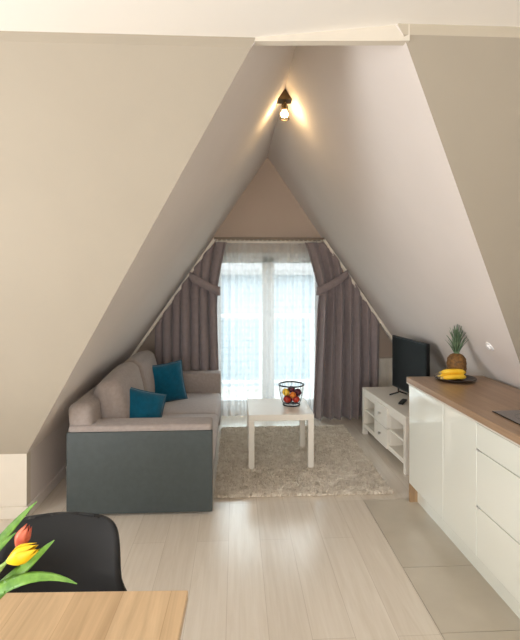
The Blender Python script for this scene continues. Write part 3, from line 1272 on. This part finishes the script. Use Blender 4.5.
# ------------------------------------------------------------------ dining chair and table
ch = thing('dining_chair', 'black moulded shell chair at the wooden table', 'chair', (-0.575, 1.40, 0))
prof = [(-.20, .435, .20), (-.13, .452, .215), (-.03, .446, .225), (.07, .442, .228), (.135, .462, .232), (.172, .51, .235), (.190, .57, .226), (.202, .65, .205), (.211, .72, .194), (.220, .79, .18), (.223, .81, .175), (.2235, .8155, .17)]
bm = new()
n = 20
rows = []


def interp(k, f):
    a, b = prof[k], prof[k + 1]
    c0 = prof[max(0, k - 1)]
    c1 = prof[min(len(prof) - 1, k + 2)]
    out = []
    for q in range(3):
        p0, p1, p2, p3 = c0[q], a[q], b[q], c1[q]
        out.append(0.5 * ((2 * p1) + (-p0 + p2) * f + (2 * p0 - 5 * p1 + 4 * p2 - p3) * f * f + (-p0 + 3 * p1 - 3 * p2 + p3) * f ** 3))
    return out


samples = []
for k in range(len(prof) - 1):
    for s in range(7):
        samples.append(interp(k, s / 7))
samples.append(list(prof[-1]))
for y, z, hw in samples:
    row = []
    up = min(1, max(0, (z - .44) / .2))
    for i in range(n + 1):
        u = i / n * 2 - 1
        hh = hw * (1 - max(0, (z - .72) / .0965) ** 4) ** (1 / 4) if z > .72 else hw
        x = u * max(hh, .06)
        yy = y - (0.075 * up * (1 - .75 * max(0, (z - .6) / .2))) * u * u
        zz = z + (1 - up) * .05 * abs(u) ** 2.5
        row.append(bm.verts.new((x, yy, zz)))
    rows.append(row)
for a, b in zip(rows, rows[1:]):
    for i in range(n):
        bm.faces.new((a[i], a[i + 1], b[i + 1], b[i]))
so = obj('seat_shell', bm, M['blackshell'], ch, smooth=True)
md = so.modifiers.new('thick', 'SOLIDIFY')
md.thickness = .012
for sx in (-1, 1):
    for sy in (-1, 1):
        bm = new()
        tube(bm, [(sx * .12, sy * .11 - .02, .425), (sx * .21, sy * .20 - .02, 0.0)], .014, 10, radii=[.016, .010])
        obj('leg', bm, M['beech'], ch, smooth=True)
bm = new()
box(bm, -.14, .14, -.15, .11, .405, .428, .004)
obj('under_frame', bm, M['black'], ch)

dt = thing('dining_table', 'light oak dining table in the lower left corner', 'table', (-0.131, 1.298, 0), math.radians(-1.7))
bm = new()
box(bm, -1.25, 0, -.80, 0, .722, .75, .003)
obj('table_top', bm, M['table'], dt)
bm = new()
box(bm, -1.20, -.05, -.75, -.05, .66, .722)
obj('apron', bm, M['table'], dt)
for x in (-1.23, -.08):
    for y in (-.78, -.08):
        bm = new()
        box(bm, x, x + .06, y, y + .06, 0, .722, .003)
        obj('leg', bm, M['table'], dt)

# ------------------------------------------------------------------ tulips in a vase just past the left edge
VX, VY = -0.635, 0.985
vs = thing('vase', 'clear glass vase holding tulips on the oak table', 'vase', (VX, VY, .7515))
bm = new()
lathe(bm, [(0, .003), (.045, .003), (.05, .02), (.046, .1), (.052, .2), (.055, .205), (.049, .2), (.043, .1), (.047, .02), (.04, .008), (0, .008)], 32)
obj('glass_body', bm, M['vase'], vs, smooth=True)


def strip(bm, pts, widths, nrm=(0, 0, 1), fold=.25, th=.0012):
    pts = [Vector(p) for p in pts]
    L = []
    for i, p in enumerate(pts):
        d = (pts[min(i + 1, len(pts) - 1)] - pts[max(i - 1, 0)]).normalized()
        s = d.cross(Vector(nrm)).normalized()
        nn = s.cross(d).normalized()
        wv = widths[i]
        L.append([bm.verts.new(p - s * wv + nn * fold * wv), bm.verts.new(p - s * wv * .5 + nn * fold * wv * .3), bm.verts.new(p), bm.verts.new(p + s * wv * .5 + nn * fold * wv * .3), bm.verts.new(p + s * wv + nn * fold * wv),
                  bm.verts.new(p - nn * th)])
    for a, b in zip(L, L[1:]):
        for k in range(4):
            bm.faces.new((a[k], a[k + 1], b[k + 1], b[k]))
        bm.faces.new((a[4], a[5], b[5], b[4]))
        bm.faces.new((a[5], a[0], b[0], b[5]))
    return bm


def bez(p0, p1, p2, n=12):
    p0, p1, p2 = Vector(p0), Vector(p1), Vector(p2)
    return [p0 * (1 - t) ** 2 + p1 * 2 * t * (1 - t) + p2 * t * t for t in [i / n for i in range(n + 1)]]


def tulip(label, m, neck, tip, base, size, leaves):
    """neck = bottom of the bloom, tip = bloom direction"""
    root = thing('tulip', label, 'tulip', (VX, VY, .765), group='tulips in the glass vase')
    neck = Vector(neck)
    d = (Vector(tip) - neck).normalized()
    bm = new()
    tube(bm, bez(base, Vector(base) * .3 + neck * .7 - d * .09 + Vector((0, 0, .02)), neck + d * .004, 14), .0035, 8)
    obj('stem', bm, M['stem'], root, smooth=True, world=True)
    q = d.to_track_quat('Z', 'Y').to_matrix().to_4x4()
    for k in range(6):
        bm = new()
        a0 = k * math.pi / 3
        rin = 1.0 if k % 2 else 0.9
        n1, n2 = 10, 8
        rows = []
        for i in range(n1 + 1):
            v = i / n1
            rad = size * .34 * rin * (math.sin(min(1, v * 1.35 + .08) * math.pi / 2) ** .8) * (1 - .62 * max(0, v - .45) / .55)
            wid = 0.72 * (1 - v ** 3.2) ** .6 + .0
            row = []
            for j in range(n2 + 1):
                u = j / n2 * 2 - 1
                a = a0 + u * wid
                row.append(bm.verts.new((rad * math.cos(a), rad * math.sin(a), v * size * (1 - .05 * u * u))))
            rows.append(row)
        for a, b in zip(rows, rows[1:]):
            for j in range(n2):
                bm.faces.new((a[j], a[j + 1], b[j + 1], b[j]))
        bmesh.ops.remove_doubles(bm, verts=bm.verts[:], dist=1e-5)
        bmesh.ops.transform(bm, matrix=Matrix.Translation(neck) @ q, verts=bm.verts[:])
        o = obj('petal', bm, m, root, smooth=True, world=True)
        md = o.modifiers.new('thick', 'SOLIDIFY')
        md.thickness = .0012
    for (pts, wmax, nrm) in leaves:
        c = bez(*pts, n=16)
        wd = [wmax * (math.sin(math.pi * min(1, (i / 16) ** .8 * .93 + .07))) ** .75 + .0008 for i in range(17)]
        bm = new()
        strip(bm, c, wd, nrm)
        obj('leaf', bm, M['leaf'], root, smooth=True, world=True)


B = (VX + .01, VY, .80)
tulip('yellow tulip with long green leaves leaning over the table', M['yellow'], (-.470, .995, 1.020), (-.41, 1.0, 1.046), B, .064,
      [(((VX + .02, VY, .83), (-.47, .985, 1.045), (-.325, .98, .978)), .0125, (0.0, -.75, .65)),
       (((VX + .02, VY, .84), (-.47, 1.0, .975), (-.380, 1.005, 1.055)), .0145, (0.1, -.8, .6))])
tulip('coral red tulip half hidden behind the yellow tulip', M['red'], (-.480, 1.06, 1.012), (-.455, 1.062, 1.06), (VX - .005, VY + .01, .80), .052,
      [(((VX + .01, VY + .02, .84), (-.54, 1.03, 1.02), (-.438, 1.06, 1.112)), .012, (.2, -.8, .5)),
       (((VX, VY + .01, .84), (-.57, 1.01, .98), (-.47, 1.03, 1.06)), .013, (.2, -.8, .5))])

# ------------------------------------------------------------------ ridge spotlight
LX, LY = AX, 3.64
la = thing('ceiling_spotlight', 'small lit spotlight hanging under the ridge of the dormer', 'ceiling lamp', (LX, LY, AZ))
bm = new()
slab(bm, [(-.055, -.05, -.055 * SL), (.055, -.05, -.055 * SL), (0, -.05, -.002)], (0, .1, 0))
obj('mount', bm, M['brass'], la)
bm = new()
tube(bm, [(0, 0, -.07), (0, 0, -.115)], .010, 10)
lathe(bm, [(0, -.10), (.022, -.102), (.026, -.115), (.026, -.15), (.020, -.152), (0, -.152)], 20)
obj('socket', bm, M['brass'], la, autos=40)
bm = new()
lathe(bm, [(0, -.150), (.013, -.152), (.024, -.168), (.028, -.182), (.024, -.197), (.012, -.207), (0, -.209)], 20)
obj('bulb', bm, M['bulb'], la, smooth=True)
bm = new()
ring(bm, (0, 0, -.218), .036, .004, 32, 6)
for k in range(3):
    a = k * 2 * math.pi / 3 + .5
    tube(bm, [(.025 * math.cos(a), .025 * math.sin(a), -.148), (.036 * math.cos(a), .036 * math.sin(a), -.16), (.036 * math.cos(a), .036 * math.sin(a), -.218)], .002, 6)
obj('cage_ring', bm, M['brass'], la, smooth=True)
